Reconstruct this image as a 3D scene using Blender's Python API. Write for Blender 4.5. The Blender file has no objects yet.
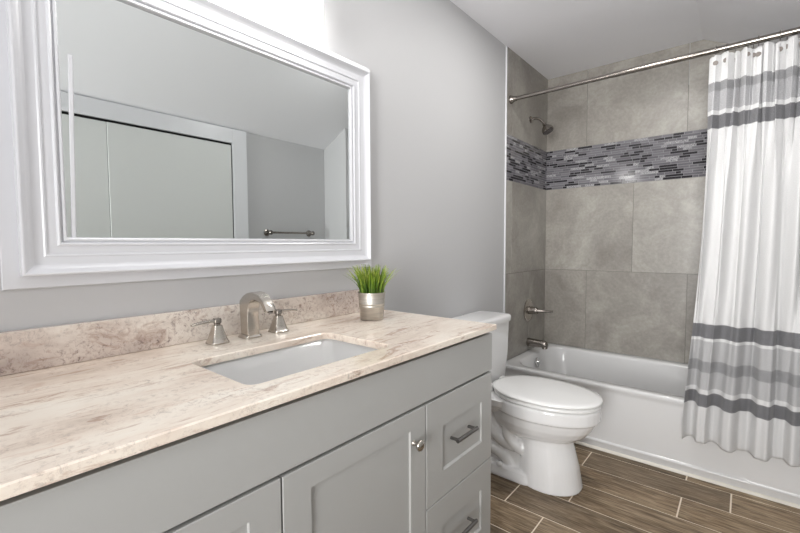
import bpy, bmesh, math, random
from mathutils import Vector, Matrix
PI = math.pi
sc = bpy.context.scene
C = bpy.context.scene.collection

# ------------------------------------------------------------------ camera
cam_d = bpy.data.cameras.new('camera'); cam = bpy.data.objects.new('camera', cam_d); C.objects.link(cam)
sc.camera = cam
cam_d.sensor_width = 36.0; cam_d.sensor_fit = 'HORIZONTAL'; cam_d.lens = 36.0*414.6/800
cam_d.clip_start = 0.02
yaw, pitch, roll = math.radians(39.871), math.radians(-3.074), math.radians(-0.2506)
F = Vector((-math.sin(yaw)*math.cos(pitch), math.cos(yaw)*math.cos(pitch), math.sin(pitch)))
R0 = Vector((math.cos(yaw), math.sin(yaw), 0)); U0 = R0.cross(F)
R1 = R0*math.cos(roll)+U0*math.sin(roll); U1 = -R0*math.sin(roll)+U0*math.cos(roll)
m = Matrix((R1, U1, -F)).transposed().to_4x4(); m.translation = Vector((1.2012, 0, 1.1531))
cam.matrix_world = m

# ------------------------------------------------------------------ world, lights, exposure
w = bpy.data.worlds.new('world'); sc.world = w; w.use_nodes = True
w.node_tree.nodes['Background'].inputs[0].default_value = (0.8, 0.85, 0.9, 1)
w.node_tree.nodes['Background'].inputs[1].default_value = 0.3
def area(name, loc, target, sx, sy, power, col=(1,1,1)):
    d = bpy.data.lights.new(name, 'AREA'); d.shape = 'RECTANGLE'; d.size = sx; d.size_y = sy; d.energy = power; d.color = col
    o = bpy.data.objects.new(name, d); C.objects.link(o); o.location = loc
    o.rotation_euler = (Vector(target)-Vector(loc)).to_track_quat('-Z', 'Y').to_euler()
    return o
# soft fill added unseen behind the camera, aimed towards the tub end
back_fill = area('added_fill_light', (1.30, -1.60, 1.25), (1.10, 2.8, 1.80), 0.75, 1.6, 38, (1.0, 0.99, 0.98)); back_fill.data.spread = math.radians(88)
sc.view_settings.view_transform = 'Standard'; sc.view_settings.look = 'None'
sc.view_settings.exposure = -0.21; sc.view_settings.gamma = 1.0; sc.view_settings.use_curve_mapping = False
SHADE_EMIT = 18.0; LENS_EMIT = 82.0
try:
    sc.cycles.max_bounces = 10; sc.cycles.diffuse_bounces = 6; sc.cycles.glossy_bounces = 5
    sc.cycles.sample_clamp_indirect = 6.0; sc.cycles.use_denoising = True
    sc.cycles.caustics_reflective = False
except Exception: pass

# ------------------------------------------------------------------ material helpers
def lin(c):
    out = []
    for v in c:
        v /= 255.0
        out.append(v/12.92 if v <= .04045 else ((v+.055)/1.055)**2.4)
    return (out[0], out[1], out[2], 1)
def mat(name, col, rough=.5, metal=0, **kw):
    M = bpy.data.materials.new(name); M.use_nodes = True
    b = M.node_tree.nodes['Principled BSDF']
    b.inputs['Base Color'].default_value = lin(col); b.inputs['Roughness'].default_value = rough; b.inputs['Metallic'].default_value = metal
    for k, v in kw.items(): b.inputs[k.replace('_', ' ')].default_value = v
    return M
class N:
    """tiny node builder"""
    def __init__(s, M): s.t = M.node_tree; s.b = s.t.nodes['Principled BSDF']
    def n(s, typ, **kw):
        x = s.t.nodes.new(typ)
        for k, v in kw.items(): setattr(x, k, v)
        return x
    def l(s, a, b): s.t.links.new(a, b)
    def coord(s, out='Object', scale=(1,1,1), rot=(0,0,0), src=None):
        tc = s.n('ShaderNodeTexCoord'); mp = s.n('ShaderNodeMapping'); mp.inputs['Scale'].default_value = scale; mp.inputs['Rotation'].default_value = rot
        s.l(src if src else tc.outputs[out], mp.inputs[0]); return mp.outputs[0]
    def noise(s, vec, scale, detail=4, rough=.5, dist=0):
        x = s.n('ShaderNodeTexNoise'); x.inputs['Scale'].default_value = scale; x.inputs['Detail'].default_value = detail
        x.inputs['Roughness'].default_value = rough; x.inputs['Distortion'].default_value = dist; s.l(vec, x.inputs['Vector']); return x.outputs['Fac']
    def ramp(s, fac, stops, interp='LINEAR'):
        x = s.n('ShaderNodeValToRGB'); cr = x.color_ramp; cr.interpolation = interp
        while len(cr.elements) < len(stops): cr.elements.new(.5)
        for e, (p, c) in zip(cr.elements, stops): e.position = p; e.color = c if len(c) == 4 else lin(c)
        s.l(fac, x.inputs[0]); return x.outputs[0]
    def mix(s, fac, a, b, mode='MIX'):
        x = s.n('ShaderNodeMixRGB', blend_type=mode)
        for i, v in enumerate((fac, a, b)):
            if hasattr(v, 'is_linked'): s.l(v, x.inputs[i])
            else: x.inputs[i].default_value = v
        return x.outputs[0]
    def bump(s, h, strength=.2, dist=.01):
        x = s.n('ShaderNodeBump'); x.inputs['Strength'].default_value = strength; x.inputs['Distance'].default_value = dist
        s.l(h, x.inputs['Height']); s.l(x.outputs[0], s.b.inputs['Normal'])
    def base(s, c): s.l(c, s.b.inputs['Base Color'])

M = {}
M['paint'] = mat('wall_paint', (185, 185, 186), .55)
n = N(M['paint']); n.bump(n.noise(n.coord(), 260, 2), .04, .002)
M['ceiling'] = mat('ceiling_paint', (240, 240, 243), .8)
M['trim'] = mat('white_trim', (218, 219, 222), .3)
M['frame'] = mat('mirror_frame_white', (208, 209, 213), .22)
M['door'] = mat('closet_door', (208, 210, 208), .4)
M['dark'] = mat('gap_shade_black', (14, 14, 15), .9)  # black standing in for the shade inside gaps
M['mirror'] = mat('mirror_glass', (216, 220, 219), 0.0, 1.0)
M['cab'] = mat('cabinet_paint', (176, 176, 174), .38)
M['nickel'] = mat('brushed_nickel', (196, 190, 182), .27, 1.0)
M['nickel_dark'] = mat('brushed_nickel_dark', (150, 144, 138), .25, 1.0)
M['pull'] = mat('pull_metal', (128, 126, 124), .32, 1.0)
M['chrome'] = mat('chrome', (215, 215, 215), .08, 1.0)
M['porcelain'] = mat('porcelain', (236, 236, 236), .08, Coat_Weight=.5)
M['sink'] = mat('sink_porcelain', (250, 250, 249), .12)
M['tub'] = mat('tub_enamel', (216, 216, 216), .14)
M['leaf_white'] = mat('white_door_paint', (246, 246, 246), .4)
M['seat'] = mat('seat_plastic', (236, 236, 235), .22)
M['caulk'] = mat('caulk', (222, 218, 208), .5)
M['grout'] = mat('floor_grout', (232, 220, 202), .8)
M['wgrout'] = mat('wall_grout', (118, 115, 110), .8)
M['mgrout'] = mat('mosaic_grout', (150, 149, 152), .8)

def m_tile():
    X = mat('concrete_look_tile', (140, 136, 128), .34); n = N(X); v = n.coord()
    at = n.n('ShaderNodeAttribute', attribute_name='shade')
    add = n.n('ShaderNodeVectorMath', operation='ADD'); n.l(v, add.inputs[0])
    sc_ = n.n('ShaderNodeVectorMath', operation='SCALE'); sc_.inputs['Scale'].default_value = 7.0; n.l(at.outputs['Color'], sc_.inputs[0]); n.l(sc_.outputs[0], add.inputs[1])
    v = add.outputs[0]
    c1 = n.ramp(n.noise(v, 1.5, 9, .60, .6), [(.28, (118, 113, 106)), (.42, (142, 137, 130)), (.50, (160, 155, 147)), (.53, (150, 146, 138)), (.62, (174, 170, 162)), (.72, (198, 194, 186))])
    c2 = n.ramp(n.noise(v, 3.6, 10, .68, .7), [(.34, (132, 127, 119)), (.5, (162, 157, 148)), (.70, (206, 202, 192))])
    c3 = n.ramp(n.noise(v, 60, 3, .6), [(.40, (.0, .0, .0, 1)), (.62, (1, 1, 1, 1))])
    c = n.mix(.40, c1, c2)
    n.base(n.mix(1, n.mix(.06, c, c3, 'OVERLAY'), (.88, .885, .90, 1), 'MULTIPLY'))
    n.bump(n.noise(v, 22, 6, .6), .05, .004)
    return X
M['tile'] = m_tile()

def m_mosaic():
    X = mat('mosaic_glass', (120, 118, 122), .12); n = N(X)
    at = n.n('ShaderNodeAttribute', attribute_name='shade')
    sep = n.n('ShaderNodeSeparateColor'); n.l(at.outputs['Color'], sep.inputs[0])
    base = n.ramp(sep.outputs[0], [(0, (44, 42, 46)), (.28, (104, 102, 107)), (.5, (120, 118, 123)), (.70, (110, 108, 112)), (.86, (130, 129, 132))], 'CONSTANT')
    sp = n.ramp(n.noise(n.coord(), 170, 3, .7, 1.5), [(.46, (112, 111, 115)), (.54, (208, 208, 208)), (.62, (100, 98, 102))])
    st = n.ramp(sep.outputs[0], [(0, (0, 0, 0, 1)), (.86, (1, 1, 1, 1))], 'CONSTANT')
    n.base(n.mix(st, base, sp))
    return X
M['mosaic'] = m_mosaic()

def m_plank():
    X = mat('wood_look_tile', (110, 95, 80), .5); n = N(X)
    at = n.n('ShaderNodeAttribute', attribute_name='shade')
    sc_ = n.n('ShaderNodeVectorMath', operation='SCALE'); sc_.inputs['Scale'].default_value = 9.0; n.l(at.outputs['Color'], sc_.inputs[0])
    tc = n.n('ShaderNodeTexCoord'); add = n.n('ShaderNodeVectorMath', operation='ADD'); n.l(tc.outputs['Object'], add.inputs[0]); n.l(sc_.outputs[0], add.inputs[1])
    v = n.coord(src=add.outputs[0], scale=(2.6, 26, 1))
    v2 = n.coord(src=add.outputs[0], scale=(6, 70, 1))
    v3 = n.coord(src=add.outputs[0], scale=(1.8, 9, 1))
    big = n.ramp(n.noise(v3, 1.6, 3, .5, .8), [(.38, (92, 75, 54)), (.5, (146, 124, 97)), (.60, (176, 157, 130))])
    mid = n.ramp(n.noise(v, 2.2, 6, .65, 1.2), [(.38, (66, 51, 34)), (.47, (124, 103, 78)), (.54, (158, 138, 111)), (.64, (196, 180, 156))])
    fine = n.ramp(n.noise(v2, 2.0, 5, .6, .4), [(.42, (88, 70, 49)), (.5, (146, 125, 99)), (.58, (190, 173, 148))])
    c = n.mix(.55, big, mid); c = n.mix(.35, c, fine)
    sep = n.n('ShaderNodeSeparateColor'); n.l(at.outputs['Color'], sep.inputs[0])
    tint = n.ramp(sep.outputs[0], [(0, (150, 146, 142)), (.5, (212, 208, 204)), (1, (248, 244, 238))])
    n.base(n.mix(.8, c, tint, 'MULTIPLY'))
    n.bump(n.noise(v2, 2.0, 4), .12, .002)
    return X
M['plank'] = m_plank()

def m_granite(name, speck):
    X = mat(name, (230, 218, 204), .16); n = N(X)
    v = n.coord(scale=(10, 1.9, 9), rot=(0, 0, .2))
    if speck: v = n.coord(scale=(5, 4, 7))
    v2 = n.coord(scale=(3.2, 1.2, 3))
    v3 = n.coord(rot=(0, 0, .3))
    base = n.ramp(n.noise(v2, 2.2, 5, .6, .7), [(.30, (206, 190, 175)), (.43, (230, 216, 202)), (.55, (240, 230, 217)), (.72, (246, 240, 229))] if not speck else [(.30, (176, 163, 156)), (.45, (204, 192, 183)), (.60, (224, 216, 207))])
    veins = n.ramp(n.noise(v, 3.0, 10, .68, 1.1), [(.30, (150, 126, 116)), (.385, (200, 176, 164)), (.45, (255, 255, 255)), (.60, (255, 255, 255)), (.68, (226, 206, 196))])
    c = n.mix(.62 if not speck else .45, base, veins, 'MULTIPLY')
    sm = n.ramp(n.noise(v3, 75, 5, .8, .5), [(.36, (112, 98, 100)), (.46, (235, 228, 226)), (.52, (255, 255, 255))])
    msk = n.ramp(n.noise(v2, 4.5, 4, .6, .5), [(.42, (0, 0, 0, 1)), (.66, (1, 1, 1, 1))])
    mm = n.mix(.5 if not speck else .75, (0, 0, 0, 1), msk) if not speck else n.mix(.6, (.75, .75, .75, 1), msk)
    n.base(n.mix(mm, c, n.mix(1.0, c, sm, 'MULTIPLY')))
    return X
M['granite'] = m_granite('granite_top', False)
M['granite_speck'] = m_granite('granite_backsplash', True)

def m_curtain():
    X = mat('curtain_fabric', (238, 238, 238), .9, Sheen_Weight=.2); n = N(X)
    uv = n.n('ShaderNodeTexCoord'); sep = n.n('ShaderNodeSeparateXYZ'); n.l(uv.outputs['UV'], sep.inputs[0])
    H = lambda z: (2.052 - z)/(2.052-0.205)
    W_, L_, D_, Md = (222, 222, 222), (186, 186, 187), (118, 118, 121), (152, 152, 154)
    st = [(0, W_), (H(1.925), Md), (H(1.885), (180, 180, 182)), (H(1.790), W_), (H(1.765), D_), (H(1.703), W_),
          (H(.771), D_), (H(.710), W_), (H(.690), L_), (H(.597), Md), (H(.547), L_), (H(.469), W_), (H(.449), D_), (H(.388), W_)]
    c = n.ramp(sep.outputs[1], st, 'CONSTANT')
    hv = n.coord('UV', (240, 620, 1))
    he = n.ramp(n.noise(hv, 1.0, 3, .7), [(.38, (.62, .62, .62, 1)), (.62, (1.25, 1.25, 1.25, 1))])
    bright = n.ramp(c, [(.50, (1, 1, 1, 1)), (.8, (.12, .12, .12, 1))])
    n.base(n.mix(n.mix(.65, (0, 0, 0, 1), bright), c, n.mix(1, c, he, 'MULTIPLY')))
    n.bump(n.noise(n.coord('UV', (60, 420, 1)), 1.0, 4), .22, .003)
    # thin cloth lets some light through
    t = X.node_tree; tr = n.n('ShaderNodeBsdfTranslucent'); tr.inputs[0].default_value = (.8, .8, .8, 1)
    mx = n.n('ShaderNodeMixShader'); mx.inputs[0].default_value = .18
    out = t.nodes['Material Output']; n.l(n.b.outputs[0], mx.inputs[1]); n.l(tr.outputs[0], mx.inputs[2]); n.l(mx.outputs[0], out.inputs[0])
    return X
M['curtain'] = m_curtain()

def m_brush(name, col, rough):
    X = mat(name, col, rough, 1.0); n = N(X)
    c = n.ramp(n.noise(n.coord(scale=(1, 1, 40)), 14, 3), [(.3, tuple(int(v*.86) for v in col)), (.7, col)])
    n.base(c); return X
M['bucket'] = m_brush('galvanised_metal', (214, 209, 200), .45)
M['soil'] = mat('soil', (60, 48, 38), .95)
def m_leaf():
    X = mat('grass_blade', (110, 150, 50), .45); n = N(X)
    at = n.n('ShaderNodeAttribute', attribute_name='shade'); sep = n.n('ShaderNodeSeparateColor'); n.l(at.outputs['Color'], sep.inputs[0])
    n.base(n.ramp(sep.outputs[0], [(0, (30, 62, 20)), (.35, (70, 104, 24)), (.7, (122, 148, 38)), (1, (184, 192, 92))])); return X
M['leaf'] = m_leaf()
M['shade'] = mat('lit_frosted_glass', (255, 255, 255), .3)
bs = M['shade'].node_tree.nodes['Principled BSDF']; bs.inputs['Emission Color'].default_value = (1, .985, .96, 1); bs.inputs['Emission Strength'].default_value = SHADE_EMIT

M['lens'] = mat('added_fill_lens', (255, 255, 255), .3)  # glowing lens of the added ceiling fill lamp
bs = M['lens'].node_tree.nodes['Principled BSDF']; bs.inputs['Emission Color'].default_value = (1, .985, .96, 1); bs.inputs['Emission Strength'].default_value = LENS_EMIT
# ------------------------------------------------------------------ geometry helpers
def obj(name, bm, m, parent=None, smooth=None, bevel=0, seg=2, loc=None, kind=None):
    me = bpy.data.meshes.new(name); bmesh.ops.recalc_face_normals(bm, faces=bm.faces); bm.to_mesh(me); bm.free()
    o = bpy.data.objects.new(name, me); C.objects.link(o)
    for x in (m if isinstance(m, (list, tuple)) else [m]): me.materials.append(x)
    if smooth is not None:
        for p in me.polygons: p.use_smooth = True
        if smooth < 180:
            try: me.set_sharp_from_angle(angle=math.radians(smooth))
            except Exception: pass
    if bevel:
        b = o.modifiers.new('bevel', 'BEVEL'); b.width = bevel; b.segments = seg; b.limit_method = 'ANGLE'; b.angle_limit = math.radians(35)
        if smooth is None:
            for p in me.polygons: p.use_smooth = True
            try: me.set_sharp_from_angle(angle=math.radians(35))
            except Exception: pass
    if parent: o.parent = parent
    if loc is not None: o.location = loc
    if kind: o['kind'] = kind
    return o
def thing(name, label, cat, loc=(0,0,0), group=None, rz=0):
    o = bpy.data.objects.new(name, None); C.objects.link(o); o.location = loc; o.rotation_euler = (0,0,rz); o.empty_display_size = .05
    o['label'] = label; o['category'] = cat
    if group: o['group'] = group
    return o
def tag(o, label, cat, group=None):
    o['label'] = label; o['category'] = cat
    if group: o['group'] = group
    return o
def box(bm, x0, x1, y0, y1, z0, z1, mi=0):
    v = [bm.verts.new((x, y, z)) for x in (x0, x1) for y in (y0, y1) for z in (z0, z1)]
    fs = [(0,1,3,2), (4,6,7,5), (0,4,5,1), (2,3,7,6), (0,2,6,4), (1,5,7,3)]
    out = []
    for f in fs: q = bm.faces.new([v[i] for i in f]); q.material_index = mi; out.append(q)
    return out
def BM(): return bmesh.new()
def boxes(*bs):
    bm = BM()
    for b in bs: box(bm, *b)
    return bm
def loft(bm, rings, cap0=True, cap1=True, closed=True):
    rows = [[bm.verts.new(p) for p in r] for r in rings]; k = len(rows[0])
    for a, b in zip(rows, rows[1:]):
        for i in range(k if closed else k-1):
            j = (i+1) % k; bm.faces.new((a[i], a[j], b[j], b[i]))
    if cap0: bm.faces.new(rows[0][::-1])
    if cap1: bm.faces.new(rows[-1])
    return rows
def frame_of(d):
    d = d.normalized(); a = Vector((0,0,1)) if abs(d.z) < .9 else Vector((1,0,0))
    u = d.cross(a).normalized(); return u, d.cross(u)
def lathe(bm, base, axis, prof, k=32):
    """prof: (distance along the axis, radius)"""
    base = Vector(base); axis = Vector(axis).normalized(); u, v = frame_of(axis)
    loft(bm, [[tuple(base+axis*h+(u*math.cos(2*PI*i/k)+v*math.sin(2*PI*i/k))*max(r, 1e-4)) for i in range(k)] for h, r in prof])
def tube(bm, pts, rad, k=14, flat=None):
    pts = [Vector(p) for p in pts]; rings = []
    rr = rad if isinstance(rad, (list, tuple)) else [rad]*len(pts)
    d0 = (pts[1]-pts[0]).normalized(); u, v = frame_of(d0)
    for i, p in enumerate(pts):
        d = (pts[min(i+1, len(pts)-1)]-pts[max(i-1, 0)]).normalized()
        u = (u - d*u.dot(d)).normalized(); v = d.cross(u)
        rings.append([tuple(p+(u*math.cos(2*PI*j/k)+v*math.sin(2*PI*j/k))*rr[i]) for j in range(k)])
    loft(bm, rings)
def bez(P, nn=16):
    out = []
    for i in range(nn+1):
        t = i/nn; q = [Vector(p) for p in P]
        while len(q) > 1: q = [a.lerp(b, t) for a, b in zip(q, q[1:])]
        out.append(q[0])
    return out
def rrect(x0, x1, y0, y1, z, r, k=6):
    out = []
    for cx, cy, a0 in ((x1-r, y1-r, 0), (x0+r, y1-r, 90), (x0+r, y0+r, 180), (x1-r, y0+r, 270)):
        for i in range(k+1):
            a = math.radians(a0+90*i/k); out.append((cx+r*math.cos(a), cy+r*math.sin(a), z))
    return out
def set_shade(o, shades):
    """per-face random shade stored as a colour attribute; shades: list aligned with the polygons"""
    at = o.data.color_attributes.new('shade', 'FLOAT_COLOR', 'CORNER')
    for p, s in zip(o.data.polygons, shades):
        for li in p.loop_indices: at.data[li].color = (s[0], s[1], s[2], 1)

# ------------------------------------------------------------------ the room
YN, YT, YTUB, YB, XW, XT = -1.70, 2.495, 2.445, 3.191, 1.75, 1.46
ZC, XK = 2.395, 0.96
zs = lambda x: ZC if x <= XK else ZC-(x-XK)*.50
ZR = .3755
rnd = random.Random(4)

def planks():
    bm = BM(); sh = []
    def fbox(*a):
        box(bm, *a); s = (rnd.random(), rnd.random(), rnd.random()); sh.extend([s]*6)
    for q in box(bm, -.1, XW+.1, YN-.1, YB+.1, -.08, -.0015, 1): sh.append((0,0,0))
    wd, L, g = .178, .605, .0031
    joints = {0: 1.01, 1: .578, 2: 1.01, 3: .02, 4: .402, 5: .578, 6: .2, 7: .45}
    r = 0; y1 = YTUB+.06
    ys = [2.395-wd*i for i in range(0, 20)]
    tops = [YTUB+.5]+ys
    for i in range(len(tops)-1):
        ya, yb = tops[i+1], tops[i]
        if ya < YN: ya = YN
        if yb <= YN: break
        j = joints.get(i, rnd.random()*L); x = j-L*math.ceil((j+.1)/L)
        while x < XW+.1:
            fbox(x+g, x+L-g, ya+g, yb-g, -.006, 0); x += L
    o = obj('floor', bm, [M['plank'], M['grout']], kind='structure'); set_shade(o, sh); return o
planks()

def wall(name, bs, m=None): return obj(name, boxes(*bs), m or M['paint'], kind='structure')
wall('wall_left', [(-.10, 0, YN-.1, YB+.1, -.08, ZC+.1)])
wall('wall_back', [(0, XT+.02, YB+.009, YB+.1, -.08, ZC+.1)])
bm = BM(); loft(bm, [[(XT+.008, y, -.08), (XW, y, -.08), (XW, y, zs(XW)+.03), (XT+.008, y, zs(XT)+.03)] for y in (YTUB+.005, YB+.1)])
obj('wall_alcove', bm, M['paint'], kind='structure')
wall('wall_right', [(XW, XW+.1, YN-.1, YB+.1, -.08, zs(XW)+.1)])
wall('wall_near', [(-.1, .62, YN-.1, YN, -.08, ZC+.1), (1.66, XW+.1, YN-.1, YN, -.08, ZC+.1), (.62, 1.66, YN-.1, YN, 2.05, ZC+.1)])
bm = BM(); loft(bm, [[(-.1, y, ZC), (XK, y, ZC), (XW+.1, y, zs(XW+.1)), (XW+.1, y, ZC+.12), (-.1, y, ZC+.12)] for y in (YN-.1, YB+.1)])
obj('ceiling', bm, M['ceiling'], kind='structure')
bm = boxes((0, .012, YN, -.42, 0, .1)); obj('baseboard_left', bm, M['trim'], kind='structure', bevel=.003)
bm = boxes((0, .012, 1.285, YT-.06, 0, .1)); obj('baseboard_left', bm, M['trim'], kind='structure', bevel=.003)
bm = boxes((XW-.012, XW, 1.69, YTUB, 0, .1)); obj('baseboard_right', bm, M['trim'], kind='structure', bevel=.003)

# wall tiles -------------------------------------------------------------
Z0, ZM0, ZM1 = ZR+.004, 1.5635, 1.853
def tilewall(name, f, spans, depth, ztop, joints, par_kind='structure'):
    """f maps (u, w, z) to the room; u runs along the wall, w out of it"""
    bm = BM(); sh = []; g = .0016
    u0, u1 = spans
    def add(ua, ub, wa, wb, za, zb, mi):
        n0 = len(bm.faces)
        vs = [bm.verts.new(f(u, w_, z)) for u in (ua, ub) for w_ in (wa, wb) for z in (za, zb)]
        s = (rnd.random(), rnd.random(), rnd.random())
        for q in ((0,1,3,2), (4,6,7,5), (0,4,5,1), (2,3,7,6), (0,2,6,4), (1,5,7,3)):
            fc = bm.faces.new([vs[i] for i in q]); fc.material_index = mi; sh.append(s)
    add(u0, u1, 0, depth-.0012, Z0, ZM0, 1); add(u0, u1, 0, depth-.0012, ZM1, min(ztop(u0), ztop(u1)), 1)
    rows = [(Z0, .956, joints[0]), (.956, ZM0, joints[1]), (ZM1, None, joints[2])]
    for za, zb, js in rows:
        xs = sorted([u0-g, u1+g]+[j for j in js if u0 < j < u1])
        for a, b in zip(xs, xs[1:]):
            if zb: add(a+g, b-g, 0, depth, za+g, zb-g, 0)
            else:
                vs = []; s = (rnd.random(), rnd.random(), rnd.random())
                cut = sorted({a+g, b-g}|({XK} if a+g < XK < b-g and ztop(0) != ztop(5) else set()))
                for w_ in (0, depth):
                    vs.append([bm.verts.new(f(c, w_, za+g)) for c in cut]+[bm.verts.new(f(c, w_, ztop(c)-.001)) for c in reversed(cut)])
                k = len(vs[0])
                for i in range(k): bm.faces.new((vs[0][i], vs[0][(i+1)%k], vs[1][(i+1)%k], vs[1][i])); sh.append(s)
                bm.faces.new(vs[0]); bm.faces.new(vs[1]); sh.extend([s, s])
    bm.faces.index_update()
    me = bpy.data.meshes.new(name); bmesh.ops.recalc_face_normals(bm, faces=bm.faces); bm.to_mesh(me); bm.free()
    o = bpy.data.objects.new(name, me); C.objects.link(o); me.materials.append(M['tile']); me.materials.append(M['wgrout']); set_shade(o, sh)
    o['kind'] = par_kind
    # mosaic band
    bm = BM(); sh = []
    add(u0, u1, 0, depth-.001, ZM0, ZM1, 1)
    nrow = 18; h = (ZM1-ZM0)/nrow
    for r in range(nrow):
        u = u0-rnd.random()*.1
        while u < u1:
            L = rnd.choice((.03, .045, .06, .06, .08, .10)); a, b = max(u, u0), min(u+L, u1)
            if b-a > .004: add(a+.0012, b-.0012, 0, depth+.0002, ZM0+r*h+.0012, ZM0+(r+1)*h-.0012, 0)
            u += L
    me = bpy.data.meshes.new('mosaic_band'); bmesh.ops.recalc_face_normals(bm, faces=bm.faces); bm.to_mesh(me); bm.free()
    b = bpy.data.objects.new('mosaic_band', me); C.objects.link(b); me.materials.append(M['mosaic']); me.materials.append(M['mgrout']); set_shade(b, sh); b.parent = o
    b['label'] = 'thin grey and black glass strip mosaic'
    return o
TK = .006
tilewall('wall_tiled_back', lambda u, w_, z: (u, YB+.009-w_, z), (0, XT+.008), .009, zs, ([.309, .918, 1.52], [.602, 1.21], [.293, .893, 1.50]))
tilewall('wall_tiled_left', lambda u, w_, z: (w_, u, z), (YT, YB), TK, lambda u: ZC, ([YB-.305], [YB-.61], [YB-.61]))
tilewall('wall_tiled_right', lambda u, w_, z: (XT+.008-w_, u, z), (YT, YB), .008, lambda u: zs(XT), ([YB-.305], [YB-.61], [YB-.61]))
obj('trim_1', boxes((0, .0085, YT-.011, YT, ZR+.004, ZC-.001)), M['trim'], kind='structure', bevel=.0015)
obj('trim_2', boxes((XT-.002, XT+.008, YT-.011, YT, ZR+.004, zs(XT)-.001)), M['trim'], kind='structure', bevel=.0015)

# closet and casing on the right wall (seen in the mirror) ------------------
CY0, CY1, CZ = -.06, 1.575, 1.895
bm = boxes((XW-.02, XW, CY1, 1.687, 0, zs(XW)-.002), (XW-.02, XW, CY0-.11, CY0, 0, zs(XW)-.002), (XW-.02, XW, CY0, CY1, CZ, zs(XW)-.002))
obj('trim_3', bm, M['trim'], kind='structure', bevel=.002)
obj('closet_gap_shade', boxes((XW-.006, XW-.001, CY0+.001, CY1-.001, .0, CZ-.001)), M['dark'], kind='structure')  # black sheet painting the shade in gaps around the closet doors
d1 = obj('door_1', boxes((XW-.018, XW-.0065, .80, CY1-.010, .012, CZ-.016)), M['door'], kind='structure', bevel=.002)
d2 = obj('door_2', boxes((XW-.0125, XW-.0062, CY0+.008, .798, .012, CZ-.016)), M['door'], kind='structure', bevel=.002)
# ------------------------------------------------------------------ vanity cabinet
xf, VY0, VY1, ZCT, ZCB = .540, -.40, 1.284, .882, .8635
van = thing('vanity_cabinet', 'grey painted bathroom vanity cabinet with shaker doors and drawers below the stone counter', 'cabinet', (0.27, .44, 0))
def loc(parent, bm):
    bmesh.ops.translate(bm, verts=bm.verts, vec=-Vector(parent.location)); return bm
xb = xf-.020
obj('carcass', loc(van, boxes((.004, xb-.001, VY0, VY0+.018, 0, ZCB-.001), (.004, xb-.001, VY1-.018, VY1, 0, ZCB-.001), (.004, .016, VY0+.018, VY1-.018, .1, ZCB-.001),
    (.016, xb-.001, VY0+.018, VY1-.018, .1, .118))), M['cab'], van, bevel=.001)
obj('toe_kick', loc(van, boxes((xb-.075, xb-.06, VY0+.018, VY1-.018, 0, .1))), M['cab'], van)
obj('carcass_gap_shade', loc(van, boxes((xb-.016, xb-.001, VY0+.018, VY1-.018, .118, .70), (xb-.016, xb-.001, VY0+.018, VY1-.018, .70, ZCB-.001))), M['dark'], van)  # near-black face in place of shade in the door and counter gaps
obj('top_panel', loc(van, boxes((xb, xf, VY0, VY1, .7205, ZCB-.0155))), M['cab'], van, bevel=.0015)
def shaker(y0, y1, z0, z1, ry0, ry1, rz0, rz1):
    """frame with a recessed panel, edges chamfered"""
    bm = BM(); ch = .0055; cv = .0012; dp = .006
    O = [(xb, y0, z0), (xb, y1, z0), (xb, y1, z1), (xb, y0, z1)]
    c = .0015
    A = [(xf-c, y0, z0), (xf-c, y1, z0), (xf-c, y1, z1), (xf-c, y0, z1)]
    B = [(xf, y0+c, z0+c), (xf, y1-c, z0+c), (xf, y1-c, z1-c), (xf, y0+c, z1-c)]
    D = [(xf, ry0, rz0), (xf, ry1, rz0), (xf, ry1, rz1), (xf, ry0, rz1)]
    E = [(xf-dp, ry0+cv, rz0+ch), (xf-dp, ry1-cv, rz0+ch), (xf-dp, ry1-cv, rz1-ch*.5), (xf-dp, ry0+cv, rz1-ch*.5)]
    loft(bm, [O, A, B, D, E]); return bm
G = .0018
def pull(parent, y, z):
    bm = BM(); L = .058; xo = xf+.028; r = .0062; y += .006
    tube(bm, [(xo, y-L, z), (xo, y+L, z)], r, 16)
    h = obj('handle', bm, M['pull'], parent, smooth=40)
    pl = Vector(van.location); h.data.transform(Matrix.Translation(-pl)); h['label'] = 'grey metal bar pull'
    for s in (-1, 1):
        bm = BM(); tube(bm, [(xf, y+s*(L-.008), z), (xo, y+s*(L-.008), z)], .005, 12)
        hp = obj('handle_post', bm, M['pull'], h, smooth=40); hp.data.transform(Matrix.Translation(-pl))
def knob(parent, y, z):
    bm = BM(); lathe(bm, (xf, y, z), (1, 0, 0), [(0, .008), (.003, .007), (.008, .005), (.014, .006), (.018, .0135), (.023, .0155), (.027, .0135), (.029, .007), (.0295, 0)], 28)
    k = obj('knob', loc(van, bm), M['nickel'], parent, smooth=60); k['label'] = 'round brushed metal knob'
def drawer(y0, y1, z0, z1, rz0, rz1):
    o = obj('drawer', loc(van, shaker(y0+G, y1-G, z0+G, z1-G, y0+.082, y1-.070, rz0, rz1)), M['cab'], van, smooth=20)
    pull(o, (y0+y1)/2-.022, (rz0+rz1)/2+.016)
def vdoor(y0, y1, z0, z1, ky):
    o = obj('door', loc(van, shaker(y0+G, y1-G, z0+G, z1-G, y0+.068, y1-.068, z0+.06, z1-.052)), M['cab'], van, smooth=20)
    knob(o, ky, .627)
ZG, ZD = .7145, .4112
drawer(.901, VY1, ZD, ZG, .490, .627); drawer(.901, VY1, .105, ZD, .188, .325)
vdoor(.440, .901, .105, ZG, .845); vdoor(-.021, .440, .105, ZG, .035)
drawer(VY0, -.021, ZD, ZG, .490, .627); drawer(VY0, -.021, .105, ZD, .188, .325)

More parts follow.
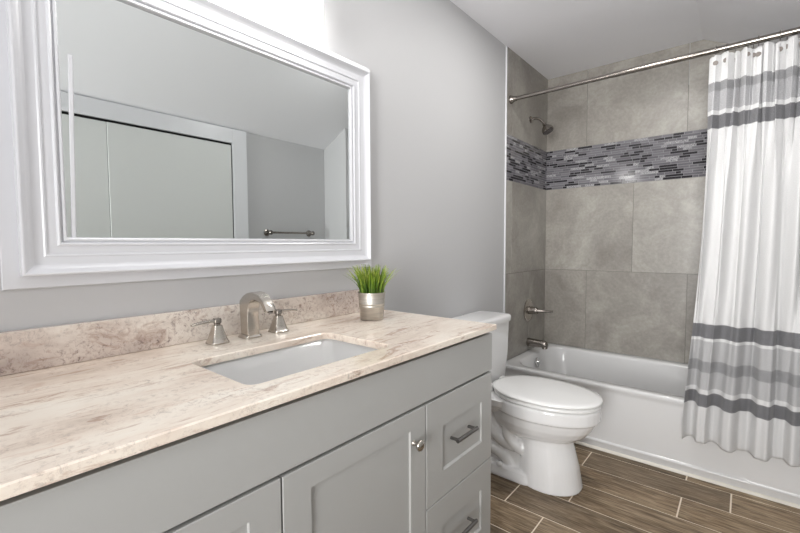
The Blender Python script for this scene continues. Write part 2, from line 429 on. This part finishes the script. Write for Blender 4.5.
# ------------------------------------------------------------------ counter with undermount sink
ct = thing('countertop', 'cream and mauve veined granite countertop on the grey vanity', 'countertop', (.28, .44, ZCT))
X0, X1, Y0, Y1 = .0015, .561, VY0-.01, VY1-.010
SX0, SX1, SY0, SY1 = .212, .476, .416, .830
bm = BM()
inner = rrect(SX0, SX1, SY0, SY1, 0, .022, 5)
outer = []
for (x, y, z) in inner:   # project the hole outline onto the slab outline, corners kept
    outer.append((x, y, z))
def proj(i, k=6):
    c = i//k; t = (i % k)/(k-1)
    (xa, ya) = [(X1, Y1), (X0, Y1), (X0, Y0), (X1, Y0)][c]
    return xa, ya
e = .0025
def ring_out(z, s): return [(proj(i)[0]+(-s if proj(i)[0] == X1 else 0), proj(i)[1]+(-s if proj(i)[1] == Y1 else s), z) for i in range(len(inner))]
def ring_in(z, s): return rrect(SX0-s, SX1+s, SY0-s, SY1+s, z, .022+s, 5)
rings = [ring_in(ZCB, 0), ring_in(ZCT-e, 0), ring_in(ZCT, e)]
rows = [[bm.verts.new(p) for p in r] for r in rings]
k = len(inner)
for a, b in zip(rows, rows[1:]):
    for i in range(k): bm.faces.new((a[i], a[(i+1)%k], b[(i+1)%k], b[i]))
def slab_ring(z, s): return [bm.verts.new(p) for p in ((X1-s, Y1-s, z), (X0, Y1-s, z), (X0, Y0+s, z), (X1-s, Y0+s, z))]
oc = [slab_ring(ZCT, e), slab_ring(ZCT-e, 0), slab_ring(ZCB+.001, 0), slab_ring(ZCB, .001)]
for a, b in zip(oc, oc[1:]):
    for i in range(4): bm.faces.new((a[i], a[(i+1)%4], b[(i+1)%4], b[i]))
for top, rr in ((oc[0], rows[2]), (oc[3], rows[0])):
    for c in range(4):
        seg = [rr[c*6+i] for i in range(6)]
        for i in range(5): bm.faces.new((top[c], seg[i], seg[i+1]))
        nx = rr[((c+1)*6) % k]; bm.faces.new((top[c], seg[5], nx, top[(c+1)%4]))
obj('slab', loc(ct, bm), M['granite'], ct)
obj('backsplash', loc(ct, boxes((.0015, .019, Y0, Y1-.004, ZCT+.0003, .9725))), M['granite_speck'], ct, bevel=.0015)

sk = thing('sink', 'white rectangular undermount basin set into the granite countertop', 'sink', (.344, .623, ZCB-.15))
bm = BM()
def sr(s, z, r, b=0, sd=0): return rrect(SX0-s+b, SX1+s, SY0-s+sd, SY1+s-sd, z, r, 6)
zb = ZCB-.0005
loft(bm, [sr(.035, zb, .03), sr(.006, zb, .028), sr(.004, zb-.004, .028), sr(-.008, zb-.025, .026, .022, .012), sr(-.018, zb-.060, .026, .058, .034), sr(-.024, zb-.078, .028, .078, .046), sr(-.032, zb-.086, .028, .088, .056), sr(-.045, zb-.089, .02, .09, .06)], cap0=False)
bmesh.ops.solidify(bm, geom=bm.faces[:], thickness=-.008)
obj('basin', loc(sk, bm), M['sink'], sk, smooth=50)
bm = BM(); lathe(bm, (.368, .623, zb-.0895), (0, 0, 1), [(0, .022), (.004, .024), (.006, .022), (.005, .015), (.003, .005), (.003, 0)], 28)
obj('drain', loc(sk, bm), M['chrome'], sk, smooth=50)

# ------------------------------------------------------------------ faucet (three pieces of one widespread set)
def sq_taper(bm, cx, cy, prof, z0):
    loft(bm, [rrect(cx-a, cx+a, cy-a, cy+a, z0+h, min(a*.35, a-.0005), 3) for h, a in prof])
zc = ZCT+.0004
fc = thing('faucet', 'brushed nickel widespread faucet with arched spout and two lever handles behind the basin', 'faucet', (.088, .645, zc))
bm = BM(); sq_taper(bm, .086, .645, [(0, .027), (.004, .027), (.007, .0235), (.010, .0205)], zc)
side = [(.066, .008), (.063, .060), (.060, .100), (.0625, .1085), (.078, .1215), (.098, .1310), (.120, .1360), (.142, .1350), (.162, .1290), (.180, .1170), (.194, .1010), (.200, .0885),
        (.1865, .0835), (.179, .0940), (.168, .1050), (.154, .1120), (.138, .1140), (.124, .1100), (.114, .1000), (.108, .0850), (.106, .060), (.107, .008)]
def wy(x, z): return .0185-.0035*max(0, (x-.10)/.10)
n_s = len(side); cen = (.11, .07)
rings = []
for sy, shr in ((-1, .0022), (-1, 0), (1, 0), (1, .0022)):
    rr = []
    for q, (x, z) in enumerate(side):
        a_, b_ = Vector(side[q-1]), Vector(side[(q+1) % n_s]); tn = (b_-a_).normalized(); nr = Vector((tn.y, -tn.x))   # outline runs clockwise: inward normal
        w_ = wy(x, z)-(0 if shr else .0022)*0
        rr.append((x+nr.x*shr, .645+sy*(w_ if shr else w_-.0022), zc+z+nr.y*shr))
    rings.append(rr)
rings = [rings[0], rings[1], rings[2], rings[3]]
bm2 = BM(); rows = [[bm2.verts.new(p) for p in rr] for rr in rings]
for a, b in zip(rows, rows[1:]):
    for q in range(n_s): bm2.faces.new((a[q], a[(q+1) % n_s], b[(q+1) % n_s], b[q]))
for rw in (rows[0], rows[-1]):
    for q in range(n_s//2-1): bm2.faces.new((rw[q], rw[q+1], rw[n_s-2-q], rw[n_s-1-q]))
tmp = bpy.data.meshes.new('t'); bm2.to_mesh(tmp); bm2.free(); bm.from_mesh(tmp); bpy.data.meshes.remove(tmp)
spout = obj('spout', loc(fc, bm), M['nickel'], fc, smooth=42)
bm = BM(); lathe(bm, (.1935, .645, zc+.0865), (-.25, 0, -1), [(0, .0075), (.004, .0075), (.004, .0055), (.002, .004)], 20); obj('aerator', loc(fc, bm), M['nickel_dark'], spout, smooth=40)
def faucet_handle(y, s, label):
    bm = BM(); sq_taper(bm, .085, y, [(0, .0255), (.004, .0255), (.007, .0225), (.020, .0185), (.036, .0142), (.046, .0115), (.050, .0110)], zc); t = obj('handle', loc(fc, bm), M['nickel'], fc, smooth=35)
    t['label'] = label
    bm = BM(); sq_taper(bm, .085, y, [(.050, .007), (.054, .007), (.057, .0095), (.066, .0095), (.069, .008)], zc); obj('stem', loc(fc, bm), M['nickel_dark'], t, smooth=35)
    bm = BM(); zl = zc+.063
    rr = []
    for q in (0, .2, .6, .9, 1.0):
        w2 = .0078-.0022*q if q < 1 else .0035; hh = .0038-.001*q
        yy = y+s*(.004+.066*q); z_ = zl+.002*math.sin(q*PI)-.004*q
        rr.append([(.085-w2, yy, z_-hh), (.085+w2, yy, z_-hh), (.085+w2, yy, z_+hh*.4), (.085+w2*.5, yy, z_+hh), (.085-w2*.5, yy, z_+hh), (.085-w2, yy, z_+hh*.4)])
    loft(bm, rr); obj('lever', loc(fc, bm), M['nickel'], t, smooth=50)
faucet_handle(.547, -1, 'faucet handle with its lever pointing left')
faucet_handle(.742, 1, 'faucet handle with its lever pointing right')

# ------------------------------------------------------------------ potted grass
pt = thing('potted_grass', 'small galvanised metal pot of green artificial grass on the counter corner', 'plant', (.163, 1.082, zc))
bm = BM(); PX, PY = .163, 1.082
lathe(bm, (PX, PY, zc), (0, 0, 1), [(0, .0395), (.002, .042), (.046, .0455), (.047, .0465), (.049, .0465), (.050, .0458), (.056, .0462), (.057, .0472), (.059, .0472), (.060, .0464), (.094, .0492), (.095, .0510), (.0985, .0510), (.099, .0495), (.098, .0475), (.090, .0465), (.086, .0)], 48)
obj('pot', loc(pt, bm), M['bucket'], pt, smooth=50)
bm = BM(); lathe(bm, (PX, PY, zc+.0885), (0, 0, 1), [(0, .0455), (.004, .0455), (.006, .02), (.006, 0)], 24); obj('soil', loc(pt, bm), M['soil'], pt)
bm = BM(); sh = []; rg = random.Random(11)
for i in range(330):
    a = rg.random()*2*PI; r0 = .042*math.sqrt(rg.random()); lean = .06+.42*(r0/.042)*rg.random()+ (.35 if rg.random() < .10 else 0)
    L = rg.uniform(.074, .114); wd = rg.uniform(.0018, .0030); az = a+rg.uniform(-.5, .5)
    d = Vector((math.cos(az), math.sin(az), 0)); tw = rg.random()*PI; sd = Vector((math.cos(tw), math.sin(tw), 0))
    b0 = Vector((PX+r0*math.cos(a), PY+r0*math.sin(a), zc+.090)); g = rg.random(); prev = None
    for q in range(5):
        t = q/4; p = b0+Vector((0, 0, 1))*L*t*(1-.25*lean*t)+d*L*lean*t*t*.8+d*L*lean*.25*t
        ww = wd*(1-t**2)+.0002
        cur = [bm.verts.new(p+sd*ww), bm.verts.new(p+d.cross(sd)*.0+Vector((0, 0, 0))+d*.0009), bm.verts.new(p-sd*ww)]
        if prev:
            for u_ in (0, 1):
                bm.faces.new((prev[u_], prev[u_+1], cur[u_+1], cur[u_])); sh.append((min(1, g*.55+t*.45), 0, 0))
        prev = cur
loc(pt, bm); me = bpy.data.meshes.new('foliage'); bm.to_mesh(me); bm.free(); o = bpy.data.objects.new('foliage', me); C.objects.link(o); me.materials.append(M['leaf']); set_shade(o, sh); o.parent = pt

# ------------------------------------------------------------------ framed mirror
mr = thing('wall_mirror', 'large rectangular mirror in a moulded white frame hung above the vanity', 'mirror', (0, .6815, 1.46))
gy0, gy1, gz0, gz1 = .2385, 1.1235, 1.170, 1.7495
obj('glass', loc(mr, boxes((.0035, .013, gy0-.004, gy1+.004, gz0-.004, gz1+.004))), M['mirror'], mr)
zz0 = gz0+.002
bm = BM(); loft(bm, [[(.0132, y0_, z), (.0132, y1_, z), (.0150, y1_-.002, z), (.0150, y0_+.002, z)] for z, y0_, y1_ in ((gz0+.001, .2485, .2580), (1.584, .2570, .2665))])  # strip added on the glass, standing in for a line in its reflection
o = obj('reflection_strip', loc(mr, bm), M['frame'], mr); o['label'] = 'white strip added on the mirror glass in place of a reflected line'
prof = [(-.003, .0135), (-.001, .020), (.002, .0225), (.006, .0215), (.008, .0185), (.010, .0185), (.012, .0245), (.015, .026), (.018, .0245), (.0195, .0215), (.038, .0225), (.0395, .0255), (.043, .0262), (.046, .0245),
        (.064, .0250), (.069, .0270), (.074, .0310), (.0785, .0365), (.082, .0410), (.0845, .0420), (.0875, .0408), (.0885, .038), (.089, .0125), (.118, .0115), (.120, .009), (.120, .002), (-.003, .002)]
bm = BM(); rings = []
for u, h in prof:
    a, b = u*.915, u*.985
    rings.append([(h, gy0-a, gz0-a), (h, gy1+b, gz0-a), (h, gy1+b, gz1+a), (h, gy0-a, gz1+a)])
rows = [[bm.verts.new(p) for p in r] for r in rings]
for i in range(len(rows)):
    a, b = rows[i], rows[(i+1) % len(rows)]
    for j in range(4): bm.faces.new((a[j], a[(j+1)%4], b[(j+1)%4], b[j]))
obj('frame', loc(mr, bm), M['frame'], mr, smooth=12)

# ------------------------------------------------------------------ vanity light
vl = thing('vanity_light', 'lit frosted glass vanity light on the wall above the mirror', 'lamp', (0, .67, 1.95))
obj('back_plate', loc(vl, boxes((.001, .022, .56, .78, 1.90, 2.02))), M['nickel'], vl, bevel=.004)
obj('arm', loc(vl, boxes((.022, .052, .63, .71, 1.94, 1.975))), M['nickel'], vl, bevel=.003)
bm = BM()
loft(bm, [[(.086+ (x-.086), y, z) for (x, z, y) in rrect(.052, .120, 1.862, 2.00, yy, .016, 5)] for yy in (.415, .908)])
obj('lamp_shade', loc(vl, bm), M['shade'], vl, smooth=50)

# ------------------------------------------------------------------ bathtub
tb = thing('bathtub', 'white alcove bathtub with a panelled apron against the grey tiles', 'bathtub', (.76, 2.82, 0))
bm = BM(); TX0, TX1, TY0, TY1 = .0015, XT-.0015+.008, YTUB, YB+.0075
def tr(x0, x1, y0, y1, z, r): return rrect(x0, x1, y0, y1, z, r, 8)
rg_ = [tr(TX0, TX1, TY0+.012, TY1, ZR-.010, .002), tr(TX0, TX1, TY0+.012, TY1, ZR, .002), tr(.055, XT-.065, TY0+.052, TY1-.035, ZR, .14), tr(.063, XT-.073, TY0+.060, TY1-.043, ZR-.004, .135), tr(.070, XT-.08, TY0+.068, TY1-.050, ZR-.016, .13),
       tr(.085, XT-.12, TY0+.080, TY1-.062, ZR-.12, .13), tr(.105, XT-.18, TY0+.095, TY1-.08, ZR-.24, .14), tr(.13, XT-.25, TY0+.12, TY1-.105, ZR-.295, .14), tr(.20, XT-.34, TY0+.17, TY1-.16, ZR-.312, .12), tr(.5, .9, TY0+.3, TY1-.3, ZR-.315, .05)]
loft(bm, rg_, cap0=False)
# apron profile (y, z) swept along x, with the raised panel ending before the right end
ap = [(.030, ZR-.001), (.014, ZR), (.006, ZR-.001), (.001, ZR-.006), (0, ZR-.014), (.002, ZR-.026), (.005, ZR-.032), (.006, ZR-.05), (.008, .12), (.008, .074), (.008, .058), (-.001, .053), (-.002, .048), (-.001, .044), (.002, .038), (.002, .004), (.03, .004)]
xs = [TX0, .12, .20, .24, 1.21, 1.235, 1.26, TX1]; am = [0, 0, .6, 1, 1, .6, 0, 0]
rings = []
for x, a_ in zip(xs, am):
    pr = []
    for (yy, z) in ap:
        if .05 < z < .30: yy = yy*a_+.006*(1-a_)*(1 if z > .1 else .55)+.0*a_
        pr.append((x, TY0+yy, z))
    rings.append(pr)
loft(bm, rings, cap0=False, cap1=False, closed=False)
obj('shell', loc(tb, bm), M['tub'], tb, smooth=50)
bm = BM(); lathe(bm, (.0795, 2.855, .312), (1, 0, .14), [(0, .030), (.003, .034), (.008, .034), (.011, .030), (.012, .018), (.020, .016), (.022, 0)], 32)
obj('overflow_plate', loc(tb, bm), M['chrome'], tb, smooth=45)
bm = BM(); lathe(bm, (.26, 2.82, ZR-.3145), (0, 0, 1), [(0, .03), (.004, .03), (.005, .02), (.003, 0)], 24); obj('drain', loc(tb, bm), M['chrome'], tb, smooth=45)
# skirting strip between tub and floor
bm = BM(); loft(bm, [[(x, YTUB+.001, .001), (x, YTUB+.001, .016), (x, YTUB-.002, .015), (x, YTUB-.006, .008), (x, YTUB-.007, .001)] for x in (.002, XT+.2)])
obj('trim_5', bm, M['caulk'], kind='structure', smooth=50)

# ------------------------------------------------------------------ shower fittings
FY = 2.872; x0 = TK+.0005
sh_ = thing('wall_shower', 'brushed nickel shower head on a bent arm above the mosaic band', 'shower', (x0, FY, 2.05))
bm = BM(); lathe(bm, (x0, FY, 2.024), (1, 0, 0), [(0, .024), (.003, .024), (.009, .015), (.011, .0095)], 28); obj('flange', loc(sh_, bm), M['nickel_dark'], sh_, smooth=40)
bm = BM(); arm = bez([(x0+.005, FY, 2.024), (.05, FY, 2.036), (.080, FY, 2.020), (.104, FY, 1.975)], 14); tube(bm, arm, .0088, 16); obj('arm', loc(sh_, bm), M['nickel_dark'], sh_, smooth=60)
dr = Vector((.50, -.06, -.86))
bm = BM(); lathe(bm, (.101, FY, 1.980), dr, [(0, .0115), (.008, .013), (.016, .0135), (.022, .017), (.030, .026), (.042, .0345), (.056, .0385), (.066, .0385), (.070, .035), (.0705, 0)], 36); obj('head', loc(sh_, bm), M['nickel_dark'], sh_, smooth=40)
va = thing('shower_valve', 'brushed nickel round shower valve with a lever on the side tiles', 'shower valve', (x0, FY, .675))
bm = BM(); lathe(bm, (x0, FY, .675), (1, 0, 0), [(0, .080), (.004, .082), (.007, .079), (.009, .060), (.010, 0)], 48); obj('escutcheon', loc(va, bm), M['nickel'], va, smooth=40)
bm = BM(); lathe(bm, (x0+.010, FY, .675), (1, 0, 0), [(0, .030), (.010, .029), (.030, .026), (.050, .025), (.058, .021), (.060, .0)], 32); obj('hub', loc(va, bm), M['nickel_dark'], va, smooth=40)
bm = BM(); tube(bm, bez([(x0+.050, FY, .675), (.10, FY+.01, .676), (.13, FY+.01, .673), (.178, FY+.01, .680)], 8), [.017, .0165, .015, .0125, .010, .0085, .0075, .007, .0068], 14); obj('lever', loc(va, bm), M['nickel_dark'], va, smooth=60)
ts = thing('tub_spout', 'brushed nickel tub spout on the tiles above the bathtub rim', 'tub spout', (x0, FY, .437))
bm = BM(); rings = []
for x, r, dz, f in ((x0, .030, 0, 1), (.012, .031, 0, 1), (.03, .030, 0, 1), (.10, .0265, 0, 1), (.130, .0250, -.001, 1), (.144, .021, -.004, 1), (.151, .013, -.008, 1)):
    rings.append([(x, FY+r*math.cos(2*PI*i/24), .443+dz+r*math.sin(2*PI*i/24)) for i in range(24)])
loft(bm, rings); obj('body', loc(ts, bm), M['nickel_dark'], ts, smooth=50)
bm = BM(); lathe(bm, (.128, FY, .432), (.15, 0, -1), [(0, .017), (.020, .0185), (.022, .016), (.018, 0)], 24); obj('outlet', loc(ts, bm), M['nickel_dark'], ts, smooth=50)

# ------------------------------------------------------------------ curtain rod, rings and curtain
RY, RZ = 2.548, 2.078
rod = thing('curtain_rod', 'straight brushed metal shower curtain rod spanning the tub alcove', 'curtain rod', (0, RY, RZ))
bm = BM(); tube(bm, [(.012, RY, RZ), (.62, RY, RZ)], .0125, 20); tube(bm, [(.60, RY, RZ), (XT-.006, RY, RZ)], .0142, 20); obj('rod', loc(rod, bm), M['nickel_dark'], rod, smooth=50)
for xx, s in ((TK+.0005, 1), (XT-.0005, -1)):
    bm = BM(); lathe(bm, (xx, RY, RZ), (s, 0, 0), [(0, .026), (.004, .0265), (.010, .024), (.022, .0175), (.034, .0165), (.040, .015)], 28); obj('end_flange', loc(rod, bm), M['nickel_dark'], rod, smooth=40)

ZTOP, ZBOT = 2.052, .205
NP = 11
def cloth(u, v):
    z = ZTOP+(ZBOT-ZTOP)*v
    xl = 1.034-.046*min(1, v*1.05)**2; xr = 1.448
    # pleat phases: tight at the header, wider folds below
    ph = 2*PI*NP*u
    top = max(0, 1-v*3.2)
    jt = u+.010*math.sin(2*PI*3.7*u+.4)+.006*math.sin(2*PI*8.3*u)
    f_top = math.sin(2*PI*NP*jt)*(.75+.35*math.sin(9.3*u+1))+.35*math.sin(2*PI*17*u+1.3+2.5*v)+.18*math.sin(2*PI*29*u+2)
    f_mid = math.sin(2*PI*(6.3*u+.28*math.sin(5*u+1.0))+.6)*.75+.35*math.sin(2*PI*11*u+2*v)
    f_bot = 1.15*math.tanh(1.9*math.sin(2*PI*(4.6*u+.13*math.sin(6*u))-.5))+.16*math.sin(2*PI*11*u+3)+.25*math.sin(2*PI*2.1*u+1)
    m1 = max(0, min(1, (v-.06)/.32)); m1 = m1*m1*(3-2*m1); m2 = max(0, min(1, (v-.45)/.5)); m2 = m2*m2*(3-2*m2)
    f = (f_top*(1-m1)+f_mid*m1)*(1-m2)+f_bot*m2
    A = .023*(1-m1)+.029*m1+(-.001)*m2
    # hangs from the rod, over the rim and down outside the apron
    vr = (ZTOP-ZR)/(ZTOP-ZBOT); yb = RY-(RY-2.394)*(v/vr) if v < vr else 2.394-.006*(v-vr)
    y = yb+A*f
    if v > vr-.06: y = min(y, YTUB-.006-.0*u)
    x = xl+(xr-xl)*u+.009*math.sin(2*PI*NP*2*jt)*(1-m1)+.004*math.sin(2*PI*21*u)*(1-m1)+.010*math.cos(2*PI*6.3*u)*m1*(1-m2)
    zz = z-(.012*math.sin(2*PI*NP*jt)**2+.006*math.sin(2*PI*5.3*u))*(1-min(1, v*8)) + .006*math.sin(9*u)*max(0, v-.9)*10
    return (x, y, zz)
cu = None
bm = BM(); uvl = bm.loops.layers.uv.new('UVMap'); NU, NV = 420, 150
g_ = [[bm.verts.new(cloth(i/NU, j/NV)) for i in range(NU+1)] for j in range(NV+1)]
for j in range(NV):
    for i in range(NU):
        f = bm.faces.new((g_[j][i], g_[j][i+1], g_[j+1][i+1], g_[j+1][i]))
        for lp, (a, b) in zip(f.loops, ((i, j), (i+1, j), (i+1, j+1), (i, j+1))): lp[uvl].uv = (a/NU, b/NV)
cur = thing('shower_curtain', 'white shower curtain with grey stripes hanging outside the bathtub', 'curtain', (1.25, RY, ZBOT))
panel = obj('panel', loc(cur, bm), M['curtain'], cur, smooth=180)
s = panel.modifiers.new('thick', 'SOLIDIFY'); s.thickness = .0012; s.offset = 0
for q in range(NP):
    u = (q+(.62, .95, .40, 1.0, .55, .08, .68)[q % 7]-.1)/NP
    px, py, pz = cloth(u, .014)
    bm = BM(); kk = 24
    for a0 in range(1):
        pts = [(px+.0001, py-.002, pz)]
        lathe(bm, (px, py-.0035, pz-.004), (0, 1, 0), [(0, .0065), (0, .0100), (.002, .0105), (.0050, .0105), (.007, .0100), (.007, .0065)], kk)
    gr = obj('grommet', loc(cur, bm), M['nickel_dark'], cur, smooth=40)
proto = None
for q in range(NP):
    u = (q+(.62, .95, .40, 1.0, .55, .08, .68)[q % 7]-.1)/NP; px, py, pz = cloth(u, .014)
    if proto is None:
        bm = BM(); pts = []
        for i in range(33):
            a = 2*PI*i/32; pts.append((.0, .0215*math.sin(a)*.9, .0185*math.cos(a)*1.15))
        tube(bm, pts, .0013, 8)
        for a in (-.7, 0, .7): lathe(bm, (-.0001, .0195*math.sin(a)*.9, .0183*math.cos(a)*1.25), (0, math.cos(a), -math.sin(a)), [(-.003, .001), (-.002, .0028), (.002, .0028), (.003, .001)], 10)
        proto = obj('curtain_hook', bm, M['pull'], smooth=50); o = proto
        o.location = (px, py+.010, RZ-.0065)
    else:
        o = proto.copy(); C.objects.link(o); o.location = (px, py+.010, RZ-.0065)
    tag(o, 'small metal hook ring hanging the curtain on the rod', 'curtain hook', 'curtain hooks along the rod')

# ------------------------------------------------------------------ toilet
YC = 1.975
to = thing('toilet', 'white two-piece toilet with closed lid between vanity and bathtub', 'toilet', (.40, YC, 0))
def egg(xb_, xf_, hw, z, bk=.62, k=40, n_=2.3):
    """elongated outline: rounded front, squarer narrower back"""
    out = []; xc_ = xb_+(xf_-xb_)*.48
    for i in range(k):
        a = 2*PI*i/k; c, s_ = math.cos(a), math.sin(a)
        if c >= 0: x = xc_+(xf_-xc_)*abs(c)**(2/2.05); y = hw*math.copysign(abs(s_)**(2/2.1), s_)
        else:
            x = xc_-(xc_-xb_)*abs(c)**(2/n_); t = abs(c)**1.5; y = hw*math.copysign(abs(s_)**(2/3.2), s_)*(1-(1-bk)*t)
        out.append((x, YC+y, z))
    return out
bm = BM()
# rim and bowl
loft(bm, [egg(.30, .50, .06, .195), egg(.24, .575, .096, .215), egg(.21, .625, .124, .238), egg(.20, .662, .145, .265), egg(.19, .686, .159, .295), egg(.19, .698, .166, .322), egg(.19, .702, .168, .338),
          egg(.18, .718, .182, .342), egg(.175, .720, .184, .350), egg(.17, .720, .184, .395), egg(.17, .716, .181, .404), egg(.18, .70, .165, .406)])
# front pedestal column
loft(bm, [egg(.355, .648, .134, .0005, .9), egg(.355, .645, .131, .02, .9), egg(.355, .632, .122, .10, .9), egg(.357, .604, .110, .20, .9), egg(.357, .588, .106, .29, .9)])
# rear body, foot and shelf
loft(bm, [rrect(.10, .44, YC-.080, YC+.080, z, .03, 5) for z in (.001, .30)])
loft(bm, [rrect(.095, .45, YC-w_, YC+w_, z, .035, 5) for z, w_ in ((.0005, .132), (.018, .131), (.045, .122), (.055, .110))])
loft(bm, [rrect(.03, .34, YC-w_, YC+w_, z, .04, 5) for z, w_ in ((.30, .09), (.34, .135), (.365, .165), (.398, .172))])
for s in (-1, 1):
    # trapway bulges on both flanks
    tube(bm, bez([(.36, YC+s*.075, .315), (.30, YC+s*.088, .27), (.30, YC+s*.088, .17), (.40, YC+s*.08, .15)], 12), [.030]*13, 14)
    tube(bm, bez([(.18, YC+s*.066, .33), (.20, YC+s*.080, .22), (.28, YC+s*.082, .13), (.40, YC+s*.07, .17)], 12), [.034]*13, 14)
    tube(bm, bez([(.13, YC+s*.07, .05), (.14, YC+s*.085, .14), (.30, YC+s*.085, .14), (.33, YC+s*.07, .04)], 12), [.030]*13, 14)
bo = obj('bowl', loc(to, bm), M['porcelain'], to, smooth=180)
rm = bo.modifiers.new('fuse', 'REMESH'); rm.mode = 'VOXEL'; rm.voxel_size = .0045; rm.use_smooth_shade = True
sm = bo.modifiers.new('soften', 'SMOOTH'); sm.factor = .5; sm.iterations = 2
# tank
bm = BM()
loft(bm, [rrect(x0_, x1_, YC-w_, YC+w_, z, .028, 6) for z, x0_, x1_, w_ in ((.400, .022, .185, .160), (.408, .020, .190, .166), (.55, .016, .198, .178), (.727, .012, .203, .183))])
obj('tank', loc(to, bm), M['porcelain'], to, smooth=50)
bm = BM()
loft(bm, [rrect(x0_, x1_, YC-w_, YC+w_, z, .03, 6) for z, x0_, x1_, w_ in ((.7275, .010, .206, .186), (.7285, .007, .210, .190), (.750, .006, .212, .192), (.758, .008, .210, .190), (.764, .014, .203, .183), (.766, .03, .185, .165))])
obj('tank_lid', loc(to, bm), M['porcelain'], to, smooth=60)
bm = BM(); lathe(bm, (.199, YC-.150, .69), (1, 0, 0), [(0, .014), (.012, .013), (.014, 0)], 20); tube(bm, [(.215, YC-.150, .69), (.217, YC-.100, .686)], [.006, .0075], 10)
obj('flush_lever', loc(to, bm), M['chrome'], to, smooth=50)
# seat ring and lid
def slab(xb_, xf_, hw, z0, z1, bk, e_=.004, dome=0, n_=3.6):
    bm = BM(); rr = [egg(xb_+e_, xf_-e_, hw-e_, z0, bk, 56, n_), egg(xb_, xf_, hw, z0+e_*.8, bk, 56, n_), egg(xb_, xf_, hw, z1-e_, bk, 56, n_), egg(xb_+e_*.6, xf_-e_*.6, hw-e_*.6, z1-e_*.3, bk, 56, n_)]
    for t in (.03, .08, .14): rr.append(egg(xb_+t*.8, xf_-t, hw-t, z1+dome*(t/.14), bk, 56, n_))
    loft(bm, rr); return bm
obj('seat', loc(to, slab(.222, .722, .183, .4085, .4245, .66)), M['seat'], to, smooth=50)
obj('seat_lid', loc(to, slab(.215, .726, .187, .4285, .4430, .64, .005, .006)), M['seat'], to, smooth=50)
for s in (-1, 1):
    obj('hinge', loc(to, boxes((.195, .235, YC+s*.075-.02, YC+s*.075+.02, .4065, .436))), M['seat'], to, bevel=.006, seg=3)
    bm = BM(); lathe(bm, (.29, YC+s*.116, .053), (0, s*.25, 1), [(0, .015), (.010, .014), (.018, .009), (.020, 0)], 20)
    obj('bolt_cap', loc(to, bm), M['porcelain'], to, smooth=60)

# ------------------------------------------------------------------ towel bar on the right wall (seen in the mirror)
tw = thing('towel_bar', 'short brushed nickel towel bar on the far wall, seen reflected in the mirror', 'towel bar', (XW, 2.08, 1.248))
bm = BM(); tube(bm, [(XW-.055, 1.855, 1.250), (XW-.055, 2.265, 1.250)], .0085, 14); obj('bar', loc(tw, bm), M['nickel_dark'], tw, smooth=50)
for yy in (1.855, 2.265):
    bm = BM(); lathe(bm, (XW-.0005, yy, 1.250), (-1, 0, 0), [(0, .027), (.005, .027), (.010, .018), (.035, .012), (.045, .017), (.062, .018), (.070, .012), (.072, 0)], 24); obj('bracket', loc(tw, bm), M['nickel_dark'], tw, smooth=40)

# unseen ceiling lamp, added to brighten the tub end
cl = thing('ceiling_fill_lamp', 'round downlight added out of view in the flat ceiling to brighten the tub end', 'lamp', (.72, 1.92, ZC))
bm = BM(); prof_ = [(.0, .126), (.0, .150), (.004, .150), (.007, .142), (.006, .128), (.003, .126)]
rows = [[bm.verts.new((.72+rr_*math.cos(2*PI*q/48), 1.92+rr_*math.sin(2*PI*q/48), ZC-.0005-hh)) for q in range(48)] for hh, rr_ in prof_]
for a in range(len(rows)):
    A_, B_ = rows[a], rows[(a+1) % len(rows)]
    for q in range(48): bm.faces.new((A_[q], A_[(q+1) % 48], B_[(q+1) % 48], B_[q]))
obj('trim_ring', loc(cl, bm), M['trim'], cl, smooth=40)
bm = BM(); lathe(bm, (.72, 1.92, ZC-.0005), (0, 0, -1), [(0, .125), (.003, .125)], 48)
obj('lens', loc(cl, bm), M['lens'], cl)
